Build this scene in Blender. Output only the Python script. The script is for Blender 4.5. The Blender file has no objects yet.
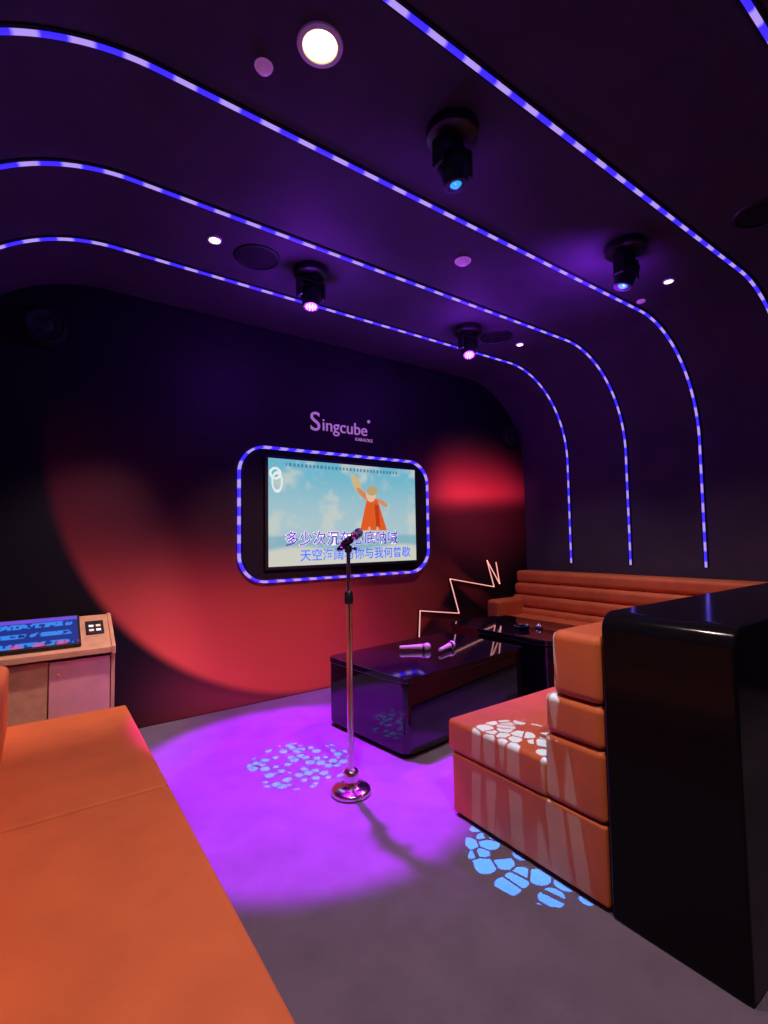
import bpy, bmesh, math, random
import numpy as np
from mathutils import Vector, Matrix
random.seed(4)
sc=bpy.context.scene
sc.view_settings.view_transform='Standard'
sc.view_settings.look='None'
sc.view_settings.exposure=0.0

# ------------------------------------------------------------------ room dimensions
XL,XR,YF,YB,ZC=-0.65,5.586,-1.7,4.45,3.57
RC=1.12; RL=1.04

def lin(c):
    c=[v/255.0 for v in c]
    return tuple((v/12.92 if v<=0.04045 else ((v+0.055)/1.055)**2.4) for v in c)
def link(o):
    sc.collection.objects.link(o); return o
def empty(name,loc):
    e=bpy.data.objects.new(name,None); e.location=loc; e.empty_display_size=0.1
    return link(e)
def par(ch,e):
    ch.parent=e; ch.matrix_parent_inverse=Matrix.Translation(e.location).inverted() if e.rotation_euler.z==0 else (Matrix.Translation(e.location)@Matrix.Rotation(e.rotation_euler.z,4,'Z')).inverted()
    return ch

# ------------------------------------------------------------------ materials
def mat(name,col=(0.5,0.5,0.5),rough=0.5,metal=0.0,emis=None,estr=0.0,coat=0.0,bump=None,var=None,spec=0.5,sheen=0.0):
    m=bpy.data.materials.new(name); m.use_nodes=True
    nt=m.node_tree; b=nt.nodes['Principled BSDF']
    b.inputs['Base Color'].default_value=(*col,1)
    b.inputs['Roughness'].default_value=rough
    b.inputs['Metallic'].default_value=metal
    b.inputs['Specular IOR Level'].default_value=spec
    b.inputs['Coat Weight'].default_value=coat
    b.inputs['Coat Roughness'].default_value=0.05
    b.inputs['Sheen Weight'].default_value=sheen
    if emis: 
        b.inputs['Emission Color'].default_value=(*emis,1); b.inputs['Emission Strength'].default_value=estr
    if bump or var:
        tc=nt.nodes.new('ShaderNodeTexCoord')
    if bump:
        sc_,st=bump
        n=nt.nodes.new('ShaderNodeTexNoise'); n.inputs['Scale'].default_value=sc_; n.inputs['Detail'].default_value=4
        bp=nt.nodes.new('ShaderNodeBump'); bp.inputs['Strength'].default_value=st; bp.inputs['Distance'].default_value=0.01
        nt.links.new(tc.outputs['Object'],n.inputs['Vector']); nt.links.new(n.outputs['Fac'],bp.inputs['Height'])
        nt.links.new(bp.outputs['Normal'],b.inputs['Normal'])
    if var:
        sc_,amt=var
        n=nt.nodes.new('ShaderNodeTexNoise'); n.inputs['Scale'].default_value=sc_; n.inputs['Detail'].default_value=5
        mr=nt.nodes.new('ShaderNodeMapRange'); mr.inputs[1].default_value=0.3; mr.inputs[2].default_value=0.7
        mr.inputs[3].default_value=1-amt; mr.inputs[4].default_value=1+amt
        mx=nt.nodes.new('ShaderNodeVectorMath'); mx.operation='SCALE'; mx.inputs[0].default_value=col
        nt.links.new(tc.outputs['Object'],n.inputs['Vector']); nt.links.new(n.outputs['Fac'],mr.inputs[0])
        nt.links.new(mr.outputs[0],mx.inputs['Scale']); nt.links.new(mx.outputs[0],b.inputs['Base Color'])
    return m
M={}
M['carpet']=mat('carpet',(0.205,0.160,0.212),0.9,bump=(260,0.6),var=(5,0.10),spec=0.10)
M['ceil']=mat('ceiling_paint',(0.058,0.048,0.068),0.7,bump=(60,0.05),var=(3,0.12),spec=0.13)
M['walld']=mat('wall_dark',(0.03,0.026,0.034),0.6,bump=(80,0.05))
M['orange']=mat('orange_leather',(0.66,0.155,0.046),0.5,bump=(180,0.14),var=(6,0.10),spec=0.3)
M['orange2']=mat('orange_leather_bench',(0.72,0.168,0.052),0.6,bump=(150,0.14),var=(5,0.08),spec=0.2)
M['gloss']=mat('black_gloss',(0.004,0.004,0.006),0.05,coat=0.5,spec=0.5)
M['gloss2']=mat('black_lacquer_counter',(0.006,0.005,0.007),0.12,spec=0.16)
M['black']=mat('black_plastic',(0.012,0.012,0.014),0.4)
M['blackm']=mat('black_matte',(0.012,0.011,0.014),0.8,spec=0.2)
M['chrome']=mat('chrome',(0.80,0.70,0.69),0.16,metal=1.0)
M['steel']=mat('steel_mesh',(0.35,0.35,0.37),0.35,metal=1.0,bump=(900,0.8))
M['wood']=mat('oak_veneer',(0.80,0.40,0.22),0.45,var=(14,0.12))
M['woodp']=mat('door_veneer',(0.95,0.42,0.40),0.45,var=(10,0.06))
M['white']=mat('white_plastic',(0.8,0.78,0.75),0.4)
M['lampw']=mat('lamp_lens_warm',(0.3,0.26,0.15),0.4,emis=(1,0.82,0.42),estr=2.4)
M['lamps']=mat('lamp_lens_small',(1,0.9,0.8),0.4,emis=(1,0.86,0.72),estr=4)
M['cyan']=mat('lens_cyan',(0.02,0.2,0.35),0.1,emis=(0.02,0.45,0.9),estr=0.9)
M['uv']=mat('led_violet',(0.5,0.1,0.8),0.3,emis=(0.62,0.10,1.0),estr=8)
M['sign']=mat('sign_metal_pink',(0.7,0.45,0.6),0.35,emis=(0.75,0.40,0.65),estr=0.25)
M['zig']=mat('zigzag_led',(1,0.7,0.5),0.4,emis=(1.0,0.42,0.36),estr=0.95)
M['textA']=mat('lyric_violet',(0.05,0.03,0.3),0.4,emis=(0.10,0.03,0.38),estr=0.9)
M['textB']=mat('lyric_blue',(0.03,0.15,0.9),0.4,emis=(0.02,0.14,0.85),estr=1.0)
M['textW']=mat('lyric_outline',(0.9,0.9,1),0.4,emis=(0.8,0.85,1),estr=0.9)

def led_mat(name,period,w=1.0):
    m=bpy.data.materials.new(name); m.use_nodes=True; nt=m.node_tree; b=nt.nodes['Principled BSDF']
    uv=nt.nodes.new('ShaderNodeUVMap'); uv.uv_map='UVMap'
    sp=nt.nodes.new('ShaderNodeSeparateXYZ'); nt.links.new(uv.outputs[0],sp.inputs[0])
    md=nt.nodes.new('ShaderNodeMath'); md.operation='PINGPONG'; md.inputs[1].default_value=period/2
    nt.links.new(sp.outputs['X'],md.inputs[0])
    mr=nt.nodes.new('ShaderNodeMapRange'); mr.inputs[1].default_value=period*0.22; mr.inputs[2].default_value=period*0.32
    nt.links.new(md.outputs[0],mr.inputs[0])
    mx=nt.nodes.new('ShaderNodeMix'); mx.data_type='RGBA'
    mx.inputs[6].default_value=(0.028,0.014,1.0,1); mx.inputs[7].default_value=(0.25,0.17,0.50,1)
    nt.links.new(mr.outputs[0],mx.inputs[0]); nt.links.new(mx.outputs[2],b.inputs['Emission Color'])
    b.inputs['Emission Strength'].default_value=1.8; b.inputs['Base Color'].default_value=(0.05,0.05,0.2,1)
    return m
M['led']=led_mat('led_strip_glow',0.20)
M['ledtv']=led_mat('led_frame_glow',0.17)

def attr_mat(name,emission=0.0,rough=0.5,spec=0.3):
    m=bpy.data.materials.new(name); m.use_nodes=True; nt=m.node_tree; b=nt.nodes['Principled BSDF']
    a=nt.nodes.new('ShaderNodeAttribute'); a.attribute_name='Col'
    nt.links.new(a.outputs['Color'],b.inputs['Base Color']); b.inputs['Roughness'].default_value=rough
    b.inputs['Specular IOR Level'].default_value=spec
    if emission:
        b.inputs['Base Color'].default_value=(0,0,0,1)
        for l in list(b.inputs['Base Color'].links): nt.links.remove(l)
        nt.links.new(a.outputs['Color'],b.inputs['Emission Color']); b.inputs['Emission Strength'].default_value=emission
    return m

# ------------------------------------------------------------------ mesh helpers
def from_bm(name,bm,m,smooth=False):
    me=bpy.data.meshes.new(name); bm.normal_update(); bm.to_mesh(me); bm.free()
    if m: me.materials.append(m)
    if smooth:
        for p in me.polygons: p.use_smooth=True
    return link(bpy.data.objects.new(name,me))
def box(name,x0,x1,y0,y1,z0,z1,m,bev=0.0,seg=3,bulge=None):
    bm=bmesh.new(); bmesh.ops.create_cube(bm,size=1)
    for v in bm.verts:
        v.co=Vector(((x0+x1)/2+v.co.x*(x1-x0),(y0+y1)/2+v.co.y*(y1-y0),(z0+z1)/2+v.co.z*(z1-z0)))
    if bev>0: bmesh.ops.bevel(bm,geom=bm.edges[:],offset=bev,segments=seg,profile=0.5,affect='EDGES')
    o=from_bm(name,bm,m,smooth=bev>0)
    if bev>0:
        w=o.modifiers.new('wn','WEIGHTED_NORMAL'); w.keep_sharp=True
    return o
def revolve(name,prof,m,loc=(0,0,0),seg=40,rot=None,smooth=True):
    """prof: list of (r,z)"""
    bm=bmesh.new(); rings=[]
    for r,z in prof:
        if r<1e-6: rings.append([bm.verts.new((0,0,z))]); continue
        rings.append([bm.verts.new((r*math.cos(2*math.pi*i/seg),r*math.sin(2*math.pi*i/seg),z)) for i in range(seg)])
    for a,b in zip(rings[:-1],rings[1:]):
        for i in range(seg):
            j=(i+1)%seg
            if len(a)==1 and len(b)==1: continue
            if len(a)==1: bm.faces.new((a[0],b[i],b[j]))
            elif len(b)==1: bm.faces.new((a[i],b[0],a[j]))
            else: bm.faces.new((a[i],b[i],b[j],a[j]))
    bmesh.ops.recalc_face_normals(bm,faces=bm.faces[:])
    o=from_bm(name,bm,m,smooth)
    mt=Matrix.Translation(loc)
    if rot is not None: mt=mt@rot
    o.matrix_world=mt
    if smooth:
        es=o.modifiers.new('es','EDGE_SPLIT'); es.split_angle=math.radians(50)
    return o
def extrude_poly(name,pts,axis,a,b,m,bev=0.0):
    bm=bmesh.new()
    def mk(p,t):
        return {'x':(t,p[0],p[1]),'y':(p[0],t,p[1]),'z':(p[0],p[1],t)}[axis]
    A=[bm.verts.new(mk(p,a)) for p in pts]; B=[bm.verts.new(mk(p,b)) for p in pts]
    bm.faces.new(A); bm.faces.new(B[::-1]); n=len(pts)
    for i in range(n): bm.faces.new((A[i],B[i],B[(i+1)%n],A[(i+1)%n]))
    bmesh.ops.recalc_face_normals(bm,faces=bm.faces[:])
    if bev: bmesh.ops.bevel(bm,geom=bm.edges[:],offset=bev,segments=3,profile=0.5,affect='EDGES')
    o=from_bm(name,bm,m,smooth=bool(bev))
    if bev: o.modifiers.new('wn','WEIGHTED_NORMAL')
    return o
def ribbon(name,pts,norms,side,w,t,m,closed=False):
    """rectangular LED channel along pts; width along side vector, thickness along normal; uv.x=length"""
    bm=bmesh.new(); uvl=bm.loops.layers.uv.new('UVMap'); rings=[];L=[0]
    P=[Vector(p) for p in pts]; N=[Vector(n) for n in norms]
    S=[Vector(s) for s in side]
    if closed: P.append(P[0]);N.append(N[0]);S.append(S[0])
    for i in range(1,len(P)): L.append(L[-1]+(P[i]-P[i-1]).length)
    for p,n,s in zip(P,N,S):
        rings.append([bm.verts.new(p+s*(w/2)*a+n*t*b) for a,b in ((-1,0),(-1,.7),(-.6,1),(.6,1),(1,.7),(1,0))])
    for k in range(len(rings)-1):
        a,b=rings[k],rings[k+1]
        for i in range(5):
            f=bm.faces.new((a[i],a[i+1],b[i+1],b[i]))
            for l,u in zip(f.loops,(L[k],L[k],L[k+1],L[k+1])): l[uvl].uv=(u,0)
    bmesh.ops.recalc_face_normals(bm,faces=bm.faces[:])
    return from_bm(name,bm,m)
def grid_attr(name,nx,nz,posf,colf,m):
    u=np.linspace(0,1,nx+1); v=np.linspace(0,1,nz+1); U,V=np.meshgrid(u,v)
    co=posf(U.ravel(),V.ravel()); col=colf(U.ravel(),V.ravel())
    idx=np.arange((nx+1)*(nz+1)).reshape(nz+1,nx+1)
    f=np.stack([idx[:-1,:-1],idx[:-1,1:],idx[1:,1:],idx[1:,:-1]],-1).reshape(-1,4)
    me=bpy.data.meshes.new(name)
    me.vertices.add(len(co)); me.vertices.foreach_set('co',co.ravel())
    me.loops.add(f.size); me.loops.foreach_set('vertex_index',f.ravel())
    me.polygons.add(len(f)); me.polygons.foreach_set('loop_start',np.arange(0,f.size,4)); 
    me.update(calc_edges=True)
    ca=me.color_attributes.new('Col','FLOAT_COLOR','POINT')
    ca.data.foreach_set('color',np.concatenate([col,np.ones((len(col),1))],1).astype(np.float32).ravel())
    me.materials.append(m); return link(bpy.data.objects.new(name,me))
def sstep(a,b,x):
    t=np.clip((x-a)/(b-a),0,1); return t*t*(3-2*t)
def mixc(a,b,t): return a*(1-t[:,None])+b*t[:,None]
def L3(c): return np.array(lin(c))
def vnoise(x,y,s,seed=0):
    x=x*s;y=y*s; xi=np.floor(x).astype(int);yi=np.floor(y).astype(int);fx=x-xi;fy=y-yi
    fx=fx*fx*(3-2*fx);fy=fy*fy*(3-2*fy)
    def h(a,b):
        v=np.sin(a*127.1+b*311.7+seed*74.7)*43758.5453; return v-np.floor(v)
    return (h(xi,yi)*(1-fx)+h(xi+1,yi)*fx)*(1-fy)+(h(xi,yi+1)*(1-fx)+h(xi+1,yi+1)*fx)*fy
def fbm(x,y,s,seed=0):
    return 0.5*vnoise(x,y,s,seed)+0.3*vnoise(x,y,s*2.1,seed+1)+0.2*vnoise(x,y,s*4.3,seed+2)

# ------------------------------------------------------------------ room shell
box('floor',XL-.1,XR+.1,YF-.1,YB+.1,-0.1,0,M['carpet'])
box('wall_left',XL-.1,XL,YF,YB,0,ZC-RL,M['walld'])
box('wall_right',XR,XR+.1,YF,YB,0,ZC-RC,M['ceil'])
box('wall_front',XL-.1,XR+.1,YF-.1,YF,0,ZC+.1,M['walld'])
# coved ceiling
def arch(n=48,off=0.0):
    p=[]
    for i in range(n+1):
        a=math.pi-(math.pi/2)*i/n
        p.append((XL+RL+(RL+off)*math.cos(a),ZC-RL+(RL+off)*math.sin(a)))
    for i in range(n+1):
        a=math.pi/2-(math.pi/2)*i/n
        p.append((XR-RC+(RC+off)*math.cos(a),ZC-RC+(RC+off)*math.sin(a)))
    return p
inner=arch(); outer=arch(off=0.1)
bm=bmesh.new()
def row(pl,y): return [bm.verts.new((x,y,z)) for x,z in pl]
A,B,A2,B2=row(inner,YF),row(inner,YB),row(outer,YF),row(outer,YB)
for i in range(len(A)-1):
    bm.faces.new((A[i],A[i+1],B[i+1],B[i])); bm.faces.new((A2[i],B2[i],B2[i+1],A2[i+1]))
    bm.faces.new((A[i],A2[i],A2[i+1],A[i+1])); bm.faces.new((B[i],B[i+1],B2[i+1],B2[i]))
for i in(0,len(A)-1): bm.faces.new((A[i],B[i],B2[i],A2[i]))
bmesh.ops.recalc_face_normals(bm,faces=bm.faces[:])
ceil=from_bm('ceiling',bm,M['ceil'])

# back wall mural (printed wall covering, low pink glow painted in)
def mpos(u,v): return np.stack([XL+u*(XR-XL),np.full_like(u,YB),v*ZC],1)
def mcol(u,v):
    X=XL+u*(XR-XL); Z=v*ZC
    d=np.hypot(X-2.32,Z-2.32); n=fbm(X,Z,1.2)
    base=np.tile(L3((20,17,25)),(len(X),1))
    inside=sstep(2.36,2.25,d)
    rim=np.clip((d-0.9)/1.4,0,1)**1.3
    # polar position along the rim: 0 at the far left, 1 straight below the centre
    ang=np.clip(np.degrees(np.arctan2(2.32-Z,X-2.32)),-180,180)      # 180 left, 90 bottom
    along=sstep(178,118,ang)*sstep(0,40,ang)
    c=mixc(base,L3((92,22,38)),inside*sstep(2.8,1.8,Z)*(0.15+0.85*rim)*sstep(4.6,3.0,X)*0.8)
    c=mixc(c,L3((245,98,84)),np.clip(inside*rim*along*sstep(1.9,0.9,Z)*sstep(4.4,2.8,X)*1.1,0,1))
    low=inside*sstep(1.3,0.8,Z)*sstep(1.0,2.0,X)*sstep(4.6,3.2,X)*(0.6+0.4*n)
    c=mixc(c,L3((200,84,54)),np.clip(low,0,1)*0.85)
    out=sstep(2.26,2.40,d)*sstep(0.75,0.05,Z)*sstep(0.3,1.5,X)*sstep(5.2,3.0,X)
    c=mixc(c,L3((170,66,88)),out*0.7)  # pink light on the foot of the wall, put into the colour
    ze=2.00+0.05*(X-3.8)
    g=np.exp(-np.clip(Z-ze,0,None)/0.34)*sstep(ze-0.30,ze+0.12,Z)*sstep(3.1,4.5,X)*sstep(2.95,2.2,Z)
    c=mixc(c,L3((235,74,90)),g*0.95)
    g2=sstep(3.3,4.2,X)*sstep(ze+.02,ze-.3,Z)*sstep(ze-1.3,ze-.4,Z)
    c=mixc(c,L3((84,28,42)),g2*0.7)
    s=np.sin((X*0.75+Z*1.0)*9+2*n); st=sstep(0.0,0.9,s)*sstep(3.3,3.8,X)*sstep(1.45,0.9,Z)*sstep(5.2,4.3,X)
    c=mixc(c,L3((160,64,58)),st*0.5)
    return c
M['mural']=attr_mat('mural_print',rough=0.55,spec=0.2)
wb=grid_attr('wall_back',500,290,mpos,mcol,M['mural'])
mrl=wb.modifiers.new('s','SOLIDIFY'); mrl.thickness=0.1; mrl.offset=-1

# LED strips around the section
STRIPY=[-0.94,-0.16,0.62,1.40,2.19,2.97,3.74]
zs=1.155
base_pts=[]; base_n=[]
nv=12
for i in range(nv): base_pts.append((XL,zs+(ZC-RL-zs)*i/nv)); base_n.append((1,0))
k=36
for i in range(k+1):
    a=math.pi-(math.pi/2)*i/k; base_pts.append((XL+RL+RL*math.cos(a),ZC-RL+RL*math.sin(a))); base_n.append((-math.cos(a),-math.sin(a)))
for i in range(1,20):
    base_pts.append((XL+RL+(XR-XL-RC-RL)*i/20,ZC)); base_n.append((0,-1))
for i in range(k+1):
    a=math.pi/2-(math.pi/2)*i/k; base_pts.append((XR-RC+RC*math.cos(a),ZC-RC+RC*math.sin(a))); base_n.append((-math.cos(a),-math.sin(a)))
for i in range(1,nv+1): base_pts.append((XR,ZC-RC-(ZC-RC-zs)*i/nv)); base_n.append((-1,0))
for y in STRIPY:
    e=empty('led_strip_light',(XL+3.1,y,ZC))
    P=[(x,y,z) for x,z in base_pts]; N=[(a,0,b) for a,b in base_n]; S=[(0,1,0)]*len(P)
    par(ribbon('mounting_channel',P,N,S,0.05,0.010,M['blackm']),e)
    P2=[(x+a*0.008,y,z+b*0.008) for (x,z),(a,b) in zip(base_pts,base_n)]
    par(ribbon('led_tape',P2,N,S,0.021,0.014,M['led']),e)

# ------------------------------------------------------------------ ceiling fixtures
def lamp(name,kind,loc,energy,color,target=None,size=0.05,angle=60,blend=0.5):
    l=bpy.data.lights.new(name,kind); l.energy=energy; l.color=color
    if kind in('POINT','SPOT'): l.shadow_soft_size=size
    if kind=='SPOT': l.spot_size=math.radians(angle); l.spot_blend=blend
    o=link(bpy.data.objects.new(name,l)); o.location=loc
    if target is not None:
        o.rotation_euler=(Vector(target)-Vector(loc)).to_track_quat('-Z','Y').to_euler()
    return o
def downlight(x,y,r,lens,power,color,angle=110,target=None):
    e=empty('downlight',(x,y,ZC))
    par(revolve('trim_ring',[(r*0.8,-0.002),(r*0.82,-0.010),(r*1.05,-0.008),(r*1.08,0.0)],M['white'],(x,y,ZC)),e)
    par(revolve('lens',[(0,-0.010),(r*0.6,-0.009),(r*0.8,-0.003)],lens,(x,y,ZC)),e)
    if power:
        par(lamp('lamp','SPOT',(x,y,ZC-0.03),power,color,target or (x,y,0),0.05,angle,0.7),e)
WARM=(1.0,0.76,0.68)
downlight(0.92,1.71,0.09,M['lampw'],130,(1.0,0.76,0.68),112)
downlight(0.94,3.29,0.045,M['lamps'],240,WARM,46,(0.10,4.2,0.70))
downlight(4.16,1.80,0.04,M['lamps'],76,WARM,92)
downlight(4.18,3.33,0.04,M['lamps'],84,WARM,92)
downlight(0.92,0.15,0.085,M['lampw'],160,(1.0,0.78,0.72),130)  # unseen downlight, added to brighten the bench and foreground
downlight(4.16,0.15,0.045,M['lampw'],40,WARM,100)  # unseen too, added as fill from the camera side
def disc(name,x,y,r,m,dz=0.012):
    e=empty(name,(x,y,ZC))
    par(revolve('rim',[(r*0.88,-0.003),(r*0.9,-dz),(r,-dz*0.8),(r*1.03,0)],m,(x,y,ZC)),e)
    par(revolve('grille',[(0,-dz*0.7),(r*0.7,-dz*0.65),(r*0.9,-0.004)],M['blackm'],(x,y,ZC)),e)
    return e
disc('ceiling_speaker',1.26,3.33,0.16,M['black']); disc('ceiling_speaker',3.82,3.34,0.16,M['black'])
disc('ceiling_speaker',3.78,1.05,0.16,M['black'])
M['litdet']=mat('detector_plastic',(0.65,0.30,0.65),0.4,emis=(0.45,0.13,0.5),estr=0.3)
for x,y,r in((0.76,1.93,0.62),(2.55,2.53,0.95)):
    e=empty('smoke_detector',(x,y,ZC))
    par(revolve('body',[(0.055*r,0),(0.055*r,-0.012),(0.045*r,-0.02),(0.03*r,-0.028),(0,-0.03)],M['litdet'],(x,y,ZC)),e)
    par(revolve('mount_ring',[(0.065*r,0),(0.062*r,-0.006),(0.054*r,-0.006)],M['litdet'],(x,y,ZC)),e)
e=empty('ceiling_sensor',(4.31,2.10,ZC))
par(revolve('body',[(0.035,0),(0.035,-0.012),(0.02,-0.02),(0,-0.02)],M['litdet'],(4.31,2.10,ZC)),e)

def moving_head(x,y,tilt_dir,mode,s=1.0):
    """round ceiling base, U yoke, tapered head with lens"""
    e=empty('moving_head_light',(x,y,ZC))
    par(revolve('base',[(0.14*s,0),(0.145*s,-0.02),(0.14*s,-0.055*s),(0.11*s,-0.07*s),(0.0,-0.07*s)],M['black'],(x,y,ZC)),e)
    par(revolve('pan_bearing',[(0.06*s,-0.07*s),(0.06*s,-0.09*s),(0,-0.09*s)],M['black'],(x,y,ZC)),e)
    zc=ZC-0.09*s
    par(box('yoke_bridge',x-0.115*s,x+0.115*s,y-0.035*s,y+0.035*s,zc-0.03*s,zc,M['black'],0.008),e)
    for sx in(-1,1):
        par(box('yoke_arm',x+sx*0.105*s-0.015*s,x+sx*0.105*s+0.015*s,y-0.04*s,y+0.04*s,zc-0.16*s,zc-0.005,M['black'],0.010),e)
    pivot=Vector((x,y,zc-0.12*s))
    q=Vector(tilt_dir).normalized().to_track_quat('-Z','Y').to_matrix().to_4x4()
    par(revolve('head',[(0,0.075*s),(0.05*s,0.075*s),(0.070*s,0.055*s),(0.084*s,0.0),(0.080*s,-0.05*s),(0.066*s,-0.10*s),(0.064*s,-0.115*s),(0.052*s,-0.115*s),(0.050*s,-0.105*s),(0,-0.105*s)],M['black'],pivot,rot=q),e)
    for j in range(5):
        par(revolve('cooling_fin',[(0.062*s,0),(0.087*s,0.002),(0.087*s,0.006),(0.062*s,0.008)],M['black'],pivot+q.to_3x3()@Vector((0,0,0.03-0.014*j)),rot=q),e)
    if mode=='cyan':
        par(revolve('lens',[(0,-0.122*s),(0.018*s,-0.119*s),(0.032*s,-0.107*s)],M['cyan'],pivot,rot=q),e)
    else:
        for ring,(n,r) in enumerate(((1,0),(6,0.022),(10,0.041))):
            for i in range(n):
                a=2*math.pi*i/n
                c=Vector((r*s*math.cos(a),r*s*math.sin(a),-0.110*s))
                par(revolve('led_lens',[(0,-0.010),(0.006*s,-0.008),(0.0090*s,0)],M['uv'],pivot+q.to_3x3()@c,rot=q,seg=12),e)
    tip=pivot+q.to_3x3()@Vector((0,0,-0.15*s))
    return e,tip
h1,t1=moving_head(1.67,1.71,(0.12,-0.06,-1),'cyan',0.92)
h2,t2=moving_head(3.38,1.74,(-0.2,0.2,-1),'cyan',0.95)
h3,t3=moving_head(1.66,3.27,(-0.06,-0.12,-1),'uv',0.92)
h4,t4=moving_head(3.42,3.35,(-0.25,-0.35,-1),'uv',0.92)
UV=(0.42,0.0,1.0)
wash=par(lamp('wash_lamp','SPOT',t3,2150,UV,(1.49,3.04,0),0.04,43,0.25),h3)
par(lamp('wash_lamp','SPOT',t4,650,UV,(2.6,3.2,0),0.06,62,0.8),h4)
SP=(0.30,0.03,1.0)  # violet lamps added below the heads to brighten the ceiling
par(lamp('violet_ceiling_fill','POINT',t3+Vector((0,0,-0.05)),28,SP,None,0.05),h3)
par(lamp('violet_ceiling_fill','POINT',t4+Vector((0,0,-0.05)),24,SP,None,0.05),h4)
par(lamp('violet_ceiling_fill','SPOT',t2+Vector((0,0,-0.10)),60,SP,(3.5,2.3,ZC),0.05,150,1.0),h2)
par(lamp('violet_ceiling_fill','SPOT',t1+Vector((0,0,-0.10)),8,SP,(1.9,2.3,ZC),0.05,150,1.0),h1)
# red spots added at the two cool heads to brighten the printed wall
par(lamp('red_wall_fill','SPOT',t2+Vector((0,0,-0.06)),400,(1.0,0.26,0.32),(4.62,YB,2.05),0.03,36,1.0),h2)
par(lamp('red_wall_fill','SPOT',t1+Vector((0,0,-0.06)),290,(1.0,0.44,0.36),(1.75,YB,0.95),0.03,42,1.0),h1)

def gobo(name,loc,target,rad,power,color,scale,thr,parent,rnd=0.6,existing=None,keep=0.2):
    """projector lamp with a gobo pattern evaluated on emitted direction; existing = lamp whose colour is
    filtered out through the same plate (two-colour gobo)"""
    if existing is None:
        o=lamp(name,'SPOT',loc,power,color,target,0.002,2*math.degrees(math.atan(rad*1.5)),0.0)
    else: o=existing
    l=o.data; l.use_nodes=True; nt=l.node_tree; em=nt.nodes['Emission']
    g=nt.nodes.new('ShaderNodeNewGeometry'); sp=nt.nodes.new('ShaderNodeSeparateXYZ'); nt.links.new(g.outputs['Incoming'],sp.inputs[0])
    def mth(op,a,b=None):
        n=nt.nodes.new('ShaderNodeMath'); n.operation=op
        for i,v in enumerate((a,b)):
            if v is None: continue
            if isinstance(v,(int,float)): n.inputs[i].default_value=v
            else: nt.links.new(v,n.inputs[i])
        return n.outputs[0]
    d=Vector(target)-Vector(loc)
    u=mth('SUBTRACT',mth('DIVIDE',sp.outputs[0],sp.outputs[2]),d.x/d.z)
    v=mth('SUBTRACT',mth('DIVIDE',sp.outputs[1],sp.outputs[2]),d.y/d.z)
    cb=nt.nodes.new('ShaderNodeCombineXYZ'); nt.links.new(u,cb.inputs[0]); nt.links.new(v,cb.inputs[1])
    vo=nt.nodes.new('ShaderNodeTexVoronoi'); vo.feature='F1'; vo.inputs['Scale'].default_value=scale; vo.inputs['Randomness'].default_value=rnd
    nt.links.new(cb.outputs[0],vo.inputs['Vector'])
    ve=nt.nodes.new('ShaderNodeTexVoronoi'); ve.feature='DISTANCE_TO_EDGE'; ve.inputs['Scale'].default_value=scale; ve.inputs['Randomness'].default_value=rnd
    nt.links.new(cb.outputs[0],ve.inputs['Vector'])
    a=mth('MULTIPLY',mth('LESS_THAN',vo.outputs['Distance'],thr),mth('GREATER_THAN',ve.outputs['Distance'],0.055))
    rr=mth('SQRT',mth('ADD',mth('MULTIPLY',u,u),mth('MULTIPLY',v,v)))
    b=mth('LESS_THAN',rr,rad)
    pat=mth('MULTIPLY',a,b)
    if existing is not None: pat=mth('SUBTRACT',1.0,mth('MULTIPLY',pat,1.0-keep))
    nt.links.new(pat,em.inputs['Strength'])
    if existing is None: par(o,parent)
    return o
gobo('gobo_projector',t3,(1.46,3.09,0),0.108,2300,(0.0,0.46,0.80),46,0.46,h3)
gobo('two_colour_plate',t3,(1.46,3.09,0),0.108,0,(0,0,0),46,0.46,h3,existing=wash,keep=0.0)
gobo('gobo_projector',t1,(1.99,1.55,0),0.112,4300,(0.03,0.27,1.0),34,0.60,h1,0.8)

# wall speakers
def wall_speaker(x,z):
    e=empty('wall_speaker',(x,YB-0.06,z))
    R90=Matrix.Rotation(math.radians(90),4,'X')
    par(revolve('cabinet',[(0,0),(0.13,0),(0.15,0.03),(0.145,0.09),(0.12,0.11),(0.10,0.10),(0,0.085)],M['blackm'],(x,YB-0.005,z),rot=R90),e)
    par(revolve('cone',[(0.1,0.102),(0.06,0.09),(0.045,0.098),(0,0.105)],M['black'],(x,YB-0.005,z),rot=R90),e)
wall_speaker(-0.0,3.14); wall_speaker(5.25,2.88)

# ------------------------------------------------------------------ television group
def rrect(x0,x1,z0,z1,r,n=10):
    p=[]
    for cx,cz,a0 in((x1-r,z1-r,0),(x0+r,z1-r,90),(x0+r,z0+r,180),(x1-r,z0+r,270)):
        for i in range(n+1):
            a=math.radians(a0+90*i/n); p.append((cx+r*math.cos(a),cz+r*math.sin(a),math.cos(a),math.sin(a)))
    return p
tv=empty('television',(2.62,YB-0.05,1.73))
LX0,LX1,LZ0,LZ1=1.50,3.745,1.125,2.385
rp=rrect(LX0+.02,LX1-.02,LZ0+.02,LZ1-.02,0.24)
par(extrude_poly('back_panel',[(p[0],p[1]) for p in rp],'y',YB-0.05,YB-0.001,M['blackm']),tv)
rp=rrect(LX0,LX1,LZ0,LZ1,0.25,14)
par(ribbon('led_frame',[(p[0],YB-0.030,p[1]) for p in rp],[(p[2],0,p[3]) for p in rp],[(0,1,0)]*len(rp),0.045,0.022,M['ledtv'],closed=True),tv)
SX0,SX1,SZ0,SZ1=1.745,3.515,1.255,2.285
par(box('bezel',SX0-0.03,SX1+0.03,YB-0.10,YB-0.045,SZ0-0.03,SZ1+0.025,M['black'],0.008),tv)
def spos(u,v): return np.stack([SX0+u*(SX1-SX0),np.full_like(u,YB-0.102),SZ0+v*(SZ1-SZ0)],1)
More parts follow.
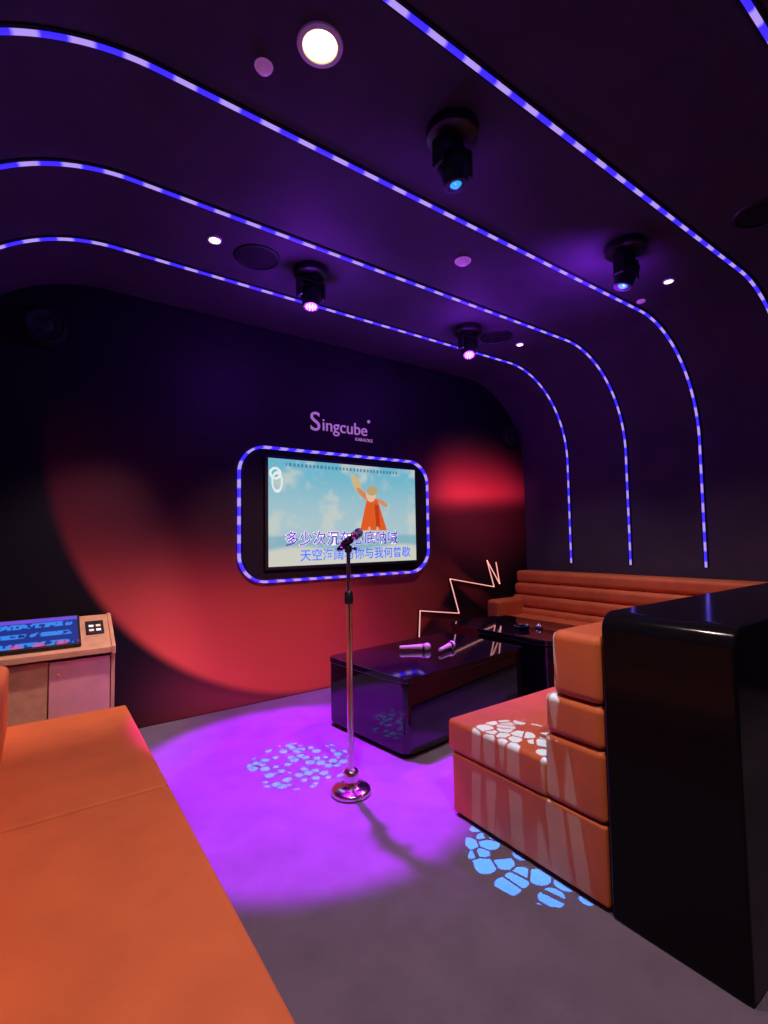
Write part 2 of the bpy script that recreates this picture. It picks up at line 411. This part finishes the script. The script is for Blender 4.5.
def scol(u,v):
    c=mixc(np.tile(L3((176,206,214)),(len(u),1)),L3((112,190,214)),sstep(0.35,1.0,v))
    n=fbm(u*1.6,v,5,5)
    c=mixc(c,L3((206,216,208)),sstep(0.38,0.70,n)*0.8)
    c=mixc(c,L3((120,178,200)),sstep(0.30,0.26,v)*0.7)
    c=mixc(c,L3((222,220,205)),sstep(0.18,0.12,v-0.03*np.sin(u*9))*0.9)
    def ell(cx,cy,rx,ry,ang=0):
        ca,sa=math.cos(ang),math.sin(ang); x=(u-cx)*1.7; y=v-cy
        return np.hypot((x*ca+y*sa)/rx,(-x*sa+y*ca)/ry)
    def put(c,mask,col,k=1.0): return mixc(c,L3(col),np.clip(mask,0,1)*k)
    body=((np.abs(u-0.665-0.03*(0.6-v))<0.045+0.055*(0.62-v)/0.3)&(v<0.66)&(v>0.33)).astype(float)
    c=put(c,body,(235,96,34))
    c=put(c,((np.abs(u-0.70+0.04*(v-0.5))<0.015)&(v<0.6)&(v>0.36)).astype(float),(196,62,28))
    c=put(c,sstep(1.05,0.95,ell(0.555,0.80,0.045,0.11,0.5)),(214,190,140))
    c=put(c,sstep(1.05,0.95,ell(0.60,0.70,0.10,0.028,-0.7)),(226,140,90))
    c=put(c,sstep(1.05,0.95,ell(0.655,0.70,0.060,0.075)),(238,200,170))
    c=put(c,sstep(1.05,0.95,ell(0.665,0.745,0.070,0.05,0.2)),(196,170,120))
    c=put(c,sstep(1.05,0.95,ell(0.74,0.62,0.075,0.025,-0.5)),(226,150,100))
    c=put(c,sstep(1.05,0.95,ell(0.64,0.30,0.022,0.07)),(230,180,150)); c=put(c,sstep(1.05,0.95,ell(0.70,0.30,0.022,0.07)),(230,180,150))
    c=put(c,((v>0.935)&(v<0.965)&(u>0.10)&(np.sin(u*260)>-0.3)&(u<0.86)).astype(float),(50,110,150),0.75)
    r=ell(0.05,0.78,0.055,0.10); c=put(c,((r<1)&(r>0.72)).astype(float),(240,250,250)); 
    r=ell(0.04,0.86,0.06,0.06,0.5); c=put(c,((r<1)&(r>0.6)).astype(float),(240,250,250))
    return c
M['screen']=attr_mat('screen_picture',emission=0.88)
par(grid_attr('screen',300,190,spos,scol,M['screen']),tv)
def text(name,body,x,z,y,size,m,bold=0.0,align='LEFT',ext=0.002):
    cu=bpy.data.curves.new(name,'FONT'); cu.body=body; cu.size=size; cu.offset=bold; cu.extrude=ext; cu.align_x=align
    cu.materials.append(m); o=link(bpy.data.objects.new(name,cu)); o.location=(x,y,z); o.rotation_euler=(math.radians(90),0,0); return o
sx=lambda u: SX0+u*(SX1-SX0); sz=lambda v: SZ0+v*(SZ1-SZ0)
L1='多少次沉在心底呐喊'; L2='天空海阔与你与我何曾歇'
par(text('lyric_outline_upper',L1,sx(.09),sz(.20),YB-0.1045,0.15,M['textW'],0.005,ext=0.0),tv)
par(text('lyric_upper',L1,sx(.09),sz(.20),YB-0.1065,0.15,M['textA'],0.001,ext=0.0),tv)
par(text('lyric_lower',L2,sx(.18),sz(.05),YB-0.1065,0.124,M['textB'],0.001,ext=0.0),tv)
# wall sign
sg=empty('wall_sign',(2.6,YB-0.01,2.7))
par(text('initial_letter','S',2.225,2.625,YB-0.012,0.28,M['sign'],0.0,ext=0.006),sg)
par(text('lettering','ingcube',2.365,2.635,YB-0.012,0.185,M['sign'],0.0,ext=0.006),sg)
par(text('tagline','KARAOKE',2.77,2.57,YB-0.012,0.05,M['sign'],0.0,ext=0.004),sg)
par(revolve('dot',[(0,0.01),(0.018,0.01),(0.018,0)],M['sign'],(2.95,YB-0.004,2.80),rot=Matrix.Rotation(math.radians(90),4,'X'),seg=16),sg)
# zigzag lamp
zp=[(3.60,.36),(3.62,.66),(4.24,.57),(4.10,1.00),(4.88,.85),(4.76,1.20),(4.99,.88),(4.93,1.17)]
zg=empty('zigzag_wall_light',(4.3,YB-0.02,0.8))
for i,(a,b) in enumerate(zip(zp[:-1],zp[1:])):
    d=Vector((b[0]-a[0],0,b[1]-a[1])); n=Vector((-d.z,0,d.x)).normalized()
    for nm,w,y0,y1,mm in(('channel',0.012,YB-0.018,YB-0.001,M['black']),('tube',0.0055,YB-0.026,YB-0.016,M['zig'])):
        pts=[(a[0]+n.x*w,a[1]+n.z*w),(b[0]+n.x*w,b[1]+n.z*w),(b[0]-n.x*w,b[1]-n.z*w),(a[0]-n.x*w,a[1]-n.z*w)]
        par(extrude_poly('%s_%d'%(nm,i+1),pts,'y',y0,y1,mm),zg)

# ------------------------------------------------------------------ L/U sofa
sf=empty('sectional_sofa',(3.6,2.4,0))
O=M['orange']
par(box('base_near',1.865,5.57,1.14,2.03,0.02,0.333,O,0.012),sf)
par(box('base_right',4.82,5.57,2.03,4.42,0.02,0.333,O,0.012),sf)
for i,(a,b) in enumerate(((1.86,3.10),(3.105,4.30),(4.305,5.30))):
    par(box('seat_near_%d'%(i+1),a,b,1.41,2.06,0.335,0.505,O,0.025,5),sf)
for i,(a,b) in enumerate(((2.065,2.85),(2.855,3.55),(3.555,4.21))):
    par(box('seat_right_%d'%(i+1),4.79,5.28,a,b,0.335,0.505,O,0.035,5),sf)
par(box('back_near_1',1.862,5.57,1.135,1.425,0.337,0.625,O,0.03,5),sf)
par(box('back_near_2',1.862,5.57,1.135,1.415,0.628,0.80,O,0.03,5),sf)
par(box('back_near_3',1.862,5.57,1.135,1.375,0.803,1.085,O,0.04,5),sf)
zz=[0.42,0.575,0.73,0.885,1.045]
for i in range(4):
    par(box('back_right_%d'%(i+1),5.16+0.045*i,5.575,1.40,4.42,zz[i]+.002,zz[i+1],O,0.05,5),sf)
par(box('armrest',4.72,5.57,4.22,4.43,0.02,0.70,O,0.045,5),sf)

# tall glossy counter behind the sofa
ct=empty('bar_counter',(3.6,0.9,0))
bm=bmesh.new(); bmesh.ops.create_cube(bm,size=1)
x0,x1,y0,y1,z0,z1=1.862,5.57,0.66,1.128,0.0,1.19
for v in bm.verts: v.co=Vector(((x0+x1)/2+v.co.x*(x1-x0),(y0+y1)/2+v.co.y*(y1-y0),(z0+z1)/2+v.co.z*(z1-z0)))
ed=[e_ for e_ in bm.edges if all(v.co.x<x0+.01 and v.co.z>z1-.01 for v in e_.verts)]
bmesh.ops.bevel(bm,geom=ed,offset=0.075,segments=10,profile=0.5,affect='EDGES')
ed=[e_ for e_ in bm.edges if e_.calc_face_angle(0)>1.2]
bmesh.ops.bevel(bm,geom=ed,offset=0.012,segments=3,profile=0.5,affect='EDGES')
c=from_bm('cabinet',bm,M['gloss2'],True); c.modifiers.new('wn','WEIGHTED_NORMAL'); par(c,ct)
par(box('plinth',1.90,5.56,0.69,1.12,0.0,0.03,M['blackm']),ct)

# ------------------------------------------------------------------ coffee tables
def table(name,cx,cy,w,d,h,rot):
    e=empty(name,(cx,cy,0)); e.rotation_euler=(0,0,math.radians(rot))
    def slab(nm,ww,dd,z0,z1,r,bev,m):
        p=rrect(-ww/2,ww/2,-dd/2,dd/2,r,6)
        bm=bmesh.new()
        A=[bm.verts.new((q[0],q[1],z0)) for q in p]; B=[bm.verts.new((q[0],q[1],z1)) for q in p]
        n=len(p); bm.faces.new(A[::-1]); bm.faces.new(B)
        for i in range(n): bm.faces.new((A[i],A[(i+1)%n],B[(i+1)%n],B[i]))
        ed=[x for x in bm.edges if abs(x.verts[0].co.z-x.verts[1].co.z)<1e-6]
        bmesh.ops.bevel(bm,geom=ed,offset=bev,segments=3,profile=0.5,affect='EDGES')
        o=from_bm(nm,bm,m,True); o.modifiers.new('wn','WEIGHTED_NORMAL'); o.parent=e; return o
    slab('plinth',w-.12,d-.12,0,0.045,0.06,0.004,M['blackm'])
    slab('body',w-.012,d-.012,0.04,h-.045,0.05,0.012,M['gloss'])
    slab('top',w,d,h-.043,h,0.055,0.010,M['gloss'])
    return e
TH=0.55; TH2=0.60
table('coffee_table',2.69,3.19,1.42,0.93,TH,6)
table('coffee_table',3.99,3.27,0.84,1.26,TH2,0)

# ------------------------------------------------------------------ handheld microphones / ashtray
def mic_parts(e,origin,rotm,s=1.0,mb=None,gr=None):
    mb=mb or M['black']
    o=Vector(origin)
    par(revolve('handle',[(0,0),(0.011*s,0.001),(0.0125*s,0.01),(0.018*s,0.15*s),(0.020*s,0.165*s)],mb,o,rot=rotm,seg=24),e)
    par(revolve('collar',[(0.020*s,0.165*s),(0.026*s,0.168*s),(0.026*s,0.182*s),(0.020*s,0.184*s)],M['chrome'],o,rot=rotm,seg=24),e)
    par(revolve('grille',[(0.020*s,0.184*s)]+[(0.027*s*math.cos(a),0.205*s+0.027*s*math.sin(a)) for a in [math.radians(-45+13.5*i) for i in range(11)]],gr or M['steel'],o,rot=rotm,seg=24),e)
M['pinkmic']=mat('mic_pink_metal',(0.9,0.62,0.85),0.4,metal=0.1)
def lay_mic(x,y,ang,z=0.032):
    e=empty('handheld_microphone',(x,y,TH))
    R=Matrix.Rotation(math.radians(ang),4,'Z')@Matrix.Rotation(math.radians(90),4,'Y')
    mic_parts(e,(x,y,TH+z),R,1.15,M['pinkmic'],M['pinkmic'])
lay_mic(2.50,3.34,-30); lay_mic(2.70,3.06,22)
def ashtray(x,y,z):
    e=empty('ashtray',(x,y,z))
    par(revolve('bowl',[(0,0.0),(0.06,0.0),(0.075,0.035),(0.068,0.037),(0.055,0.012),(0,0.010)],M['gloss'],(x,y,z+0.001)),e)
    par(revolve('rim',[(0.066,0.036),(0.070,0.042),(0.076,0.040),(0.075,0.034)],M['chrome'],(x,y,z+0.001)),e)
ashtray(3.84,3.14,TH2)
tk=empty('call_bell',(4.02,3.08,TH2))
par(revolve('base',[(0,0),(0.04,0),(0.04,0.008),(0.03,0.012)],M['black'],(4.02,3.08,TH2+0.001)),tk)
par(revolve('dome',[(0.036,0.012),(0.034,0.03),(0.02,0.045),(0.006,0.048),(0.005,0.058),(0,0.06)],M['chrome'],(4.02,3.08,TH2+0.001)),tk)

# ------------------------------------------------------------------ microphone stand
mx_,my_=1.535,2.555
ms=empty('microphone_stand',(mx_,my_,0))
C=M['chrome']
par(revolve('base',[(0,0),(0.112,0),(0.118,0.006),(0.118,0.022),(0.108,0.032),(0.07,0.038),(0.05,0.044),(0.044,0.05),(0,0.05)],C,(mx_,my_,0.001),seg=64),ms)
par(revolve('base_weight',[(0.040,0.045),(0.046,0.055),(0.046,0.120),(0.040,0.132),(0.022,0.145),(0,0.145)],C,(mx_,my_,0)),ms)
par(revolve('lower_tube',[(0.019,0.14),(0.019,1.14),(0,1.14)],C,(mx_,my_,0),seg=24),ms)
par(revolve('clutch',[(0.019,1.11),(0.026,1.115),(0.027,1.14),(0.025,1.18),(0.018,1.19),(0.012,1.19)],M['black'],(mx_,my_,0),seg=24),ms)
par(revolve('upper_tube',[(0.012,1.18),(0.012,1.44),(0,1.44)],C,(mx_,my_,0),seg=20),ms)
par(revolve('clip_joint',[(0.014,1.42),(0.022,1.425),(0.022,1.46),(0.012,1.465),(0,1.465)],M['black'],(mx_,my_,0),seg=20),ms)
rr_=Matrix.Rotation(math.radians(-80),4,'Z')@Matrix.Rotation(math.radians(62),4,'Y')
ax=rr_.to_3x3()@Vector((0,0,1))
org=Vector((mx_,my_,1.49))-ax*0.11
par(revolve('clip',[(0.0165,0.06),(0.024,0.062),(0.025,0.135),(0.0195,0.137)],M['black'],org,rot=rr_,seg=24),ms)
mic_parts(ms,org,rr_,1.05)
par(revolve('clip_knob',[(0,-0.05),(0.012,-0.05),(0.012,-0.035),(0.005,-0.035),(0.005,0.035),(0.012,0.035),(0.012,0.05),(0,0.05)],M['black'],(mx_,my_,1.445),rot=Matrix.Rotation(math.radians(-35),4,'Z')@Matrix.Rotation(math.radians(90),4,'Y'),seg=16),ms)

# ------------------------------------------------------------------ bench sofa on the left
bs=empty('bench_sofa',(0.0,2.3,0)); O2=M['orange2']
par(box('base',-0.62,0.46,0.99,3.60,0.02,0.30,O2,0.012),bs)
par(box('seat_cushion_1',-0.15,0.478,0.97,2.320,0.30,0.452,O2,0.014,5),bs)
par(box('seat_cushion_2',-0.15,0.478,2.332,3.62,0.30,0.452,O2,0.014,5),bs)
par(box('backrest_1',-0.64,-0.135,0.97,2.325,0.30,0.80,O2,0.035,5),bs)
par(box('backrest_2',-0.64,-0.135,2.328,3.66,0.30,0.80,O2,0.035,5),bs)

# ------------------------------------------------------------------ song-selection kiosk
ks=empty('touchscreen_kiosk',(0.0,4.2,0))
W=M['wood']
KX0,KX1=-0.60,0.46
prof=[(4.06,0.0),(4.06,0.70),(4.02,0.71),(4.02,0.765),(4.36,0.955),(4.42,0.955),(4.42,0.0)]
par(extrude_poly('side_left',prof,'x',KX0,KX0+0.025,W,0.003),ks)
par(extrude_poly('side_right',prof,'x',KX1-0.025,KX1,W,0.003),ks)
par(extrude_poly('console_top',[(4.025,0.72),(4.025,0.76),(4.36,0.948),(4.415,0.948),(4.415,0.90),(4.37,0.90)],'x',KX0+0.026,KX1-0.026,W,0.003),ks)
par(box('front_panel',KX0+0.026,0.06,4.075,4.095,0.02,0.70,M['wood'],0.003),ks)
par(box('door_panel',0.066,KX1-0.03,4.066,4.086,0.03,0.695,M['woodp'],0.003),ks)
par(box('back_board',KX0+0.026,KX1-0.026,4.40,4.418,0.0,0.90,W),ks)
par(revolve('lock',[(0,0.012),(0.010,0.012),(0.013,0)],M['chrome'],(0.12,4.066,0.61),rot=Matrix.Rotation(math.radians(90),4,'X'),seg=16),ks)
sl=math.atan2(0.948-0.76,4.36-4.025)
def on_slope(name,x0,x1,s0,s1,h0,h1,m,bev=0.003):
    o=box(name,x0,x1,s0,s1,h0,h1,m,bev)
    o.matrix_world=Matrix.Translation((0,4.025,0.76))@Matrix.Rotation(sl,4,'X'); return o
par(on_slope('touch_screen_body',-0.42,0.25,0.04,0.38,0.0,0.03,M['black'],0.006),ks)
def kpos(u,v):
    x=-0.405+u*0.64; s=0.055+v*0.31; h=0.0315
    return np.stack([x,4.025+s*math.cos(sl)-h*math.sin(sl),0.76+s*math.sin(sl)+h*math.cos(sl)],1)
def kcol(u,v):
    c=np.tile(L3((20,40,120)),(len(u),1))
    c=mixc(c,L3((50,130,230)),((np.floor(v*6)%2==0)&(u>0.05)&(u<0.95)&(vnoise(u*40,v*12,1)>0.35)).astype(float)*0.8)
    c=mixc(c,L3((100,70,200)),((v>0.86)).astype(float)*0.9)
    c=mixc(c,L3((200,60,120)),((v<0.12)&(np.floor(u*10)%2==0)).astype(float)*0.7)
    return c
M['kscreen']=attr_mat('kiosk_picture',emission=1.3)
par(grid_attr('touch_screen',90,40,kpos,kcol,M['kscreen']),ks)
par(on_slope('control_plate',0.285,0.40,0.16,0.31,0.0,0.012,M['black'],0.003),ks)
for i in range(2):
    for j in range(2):
        par(on_slope('button_%d%d'%(i,j),0.305+0.045*i,0.335+0.045*i,0.185+0.05*j,0.205+0.05*j,0.012,0.017,M['textW'] if (i+j)%2 else M['zig'],0.002),ks)

# ------------------------------------------------------------------ world + camera
w=bpy.data.worlds.new('world'); sc.world=w; w.use_nodes=True
w.node_tree.nodes['Background'].inputs[0].default_value=(0.02,0.01,0.03,1)
f,yaw,pitch,roll=486.57,math.radians(35.257),math.radians(3.169),math.radians(-0.930)
F=Vector((math.sin(yaw)*math.cos(pitch),math.cos(yaw)*math.cos(pitch),math.sin(pitch)))
R=Vector((math.cos(yaw),-math.sin(yaw),0)); U=R.cross(F)
R2=R*math.cos(roll)+U*math.sin(roll); U2=-R*math.sin(roll)+U*math.cos(roll)
cam=bpy.data.cameras.new('camera'); co=link(bpy.data.objects.new('camera',cam))
m4=Matrix((( R2.x,U2.x,-F.x,0),(R2.y,U2.y,-F.y,0),(R2.z,U2.z,-F.z,1.5),(0,0,0,1)))
co.matrix_world=m4
cam.sensor_fit='VERTICAL'; cam.sensor_height=36; cam.lens=f/1024*36; cam.clip_start=0.02
sc.camera=co
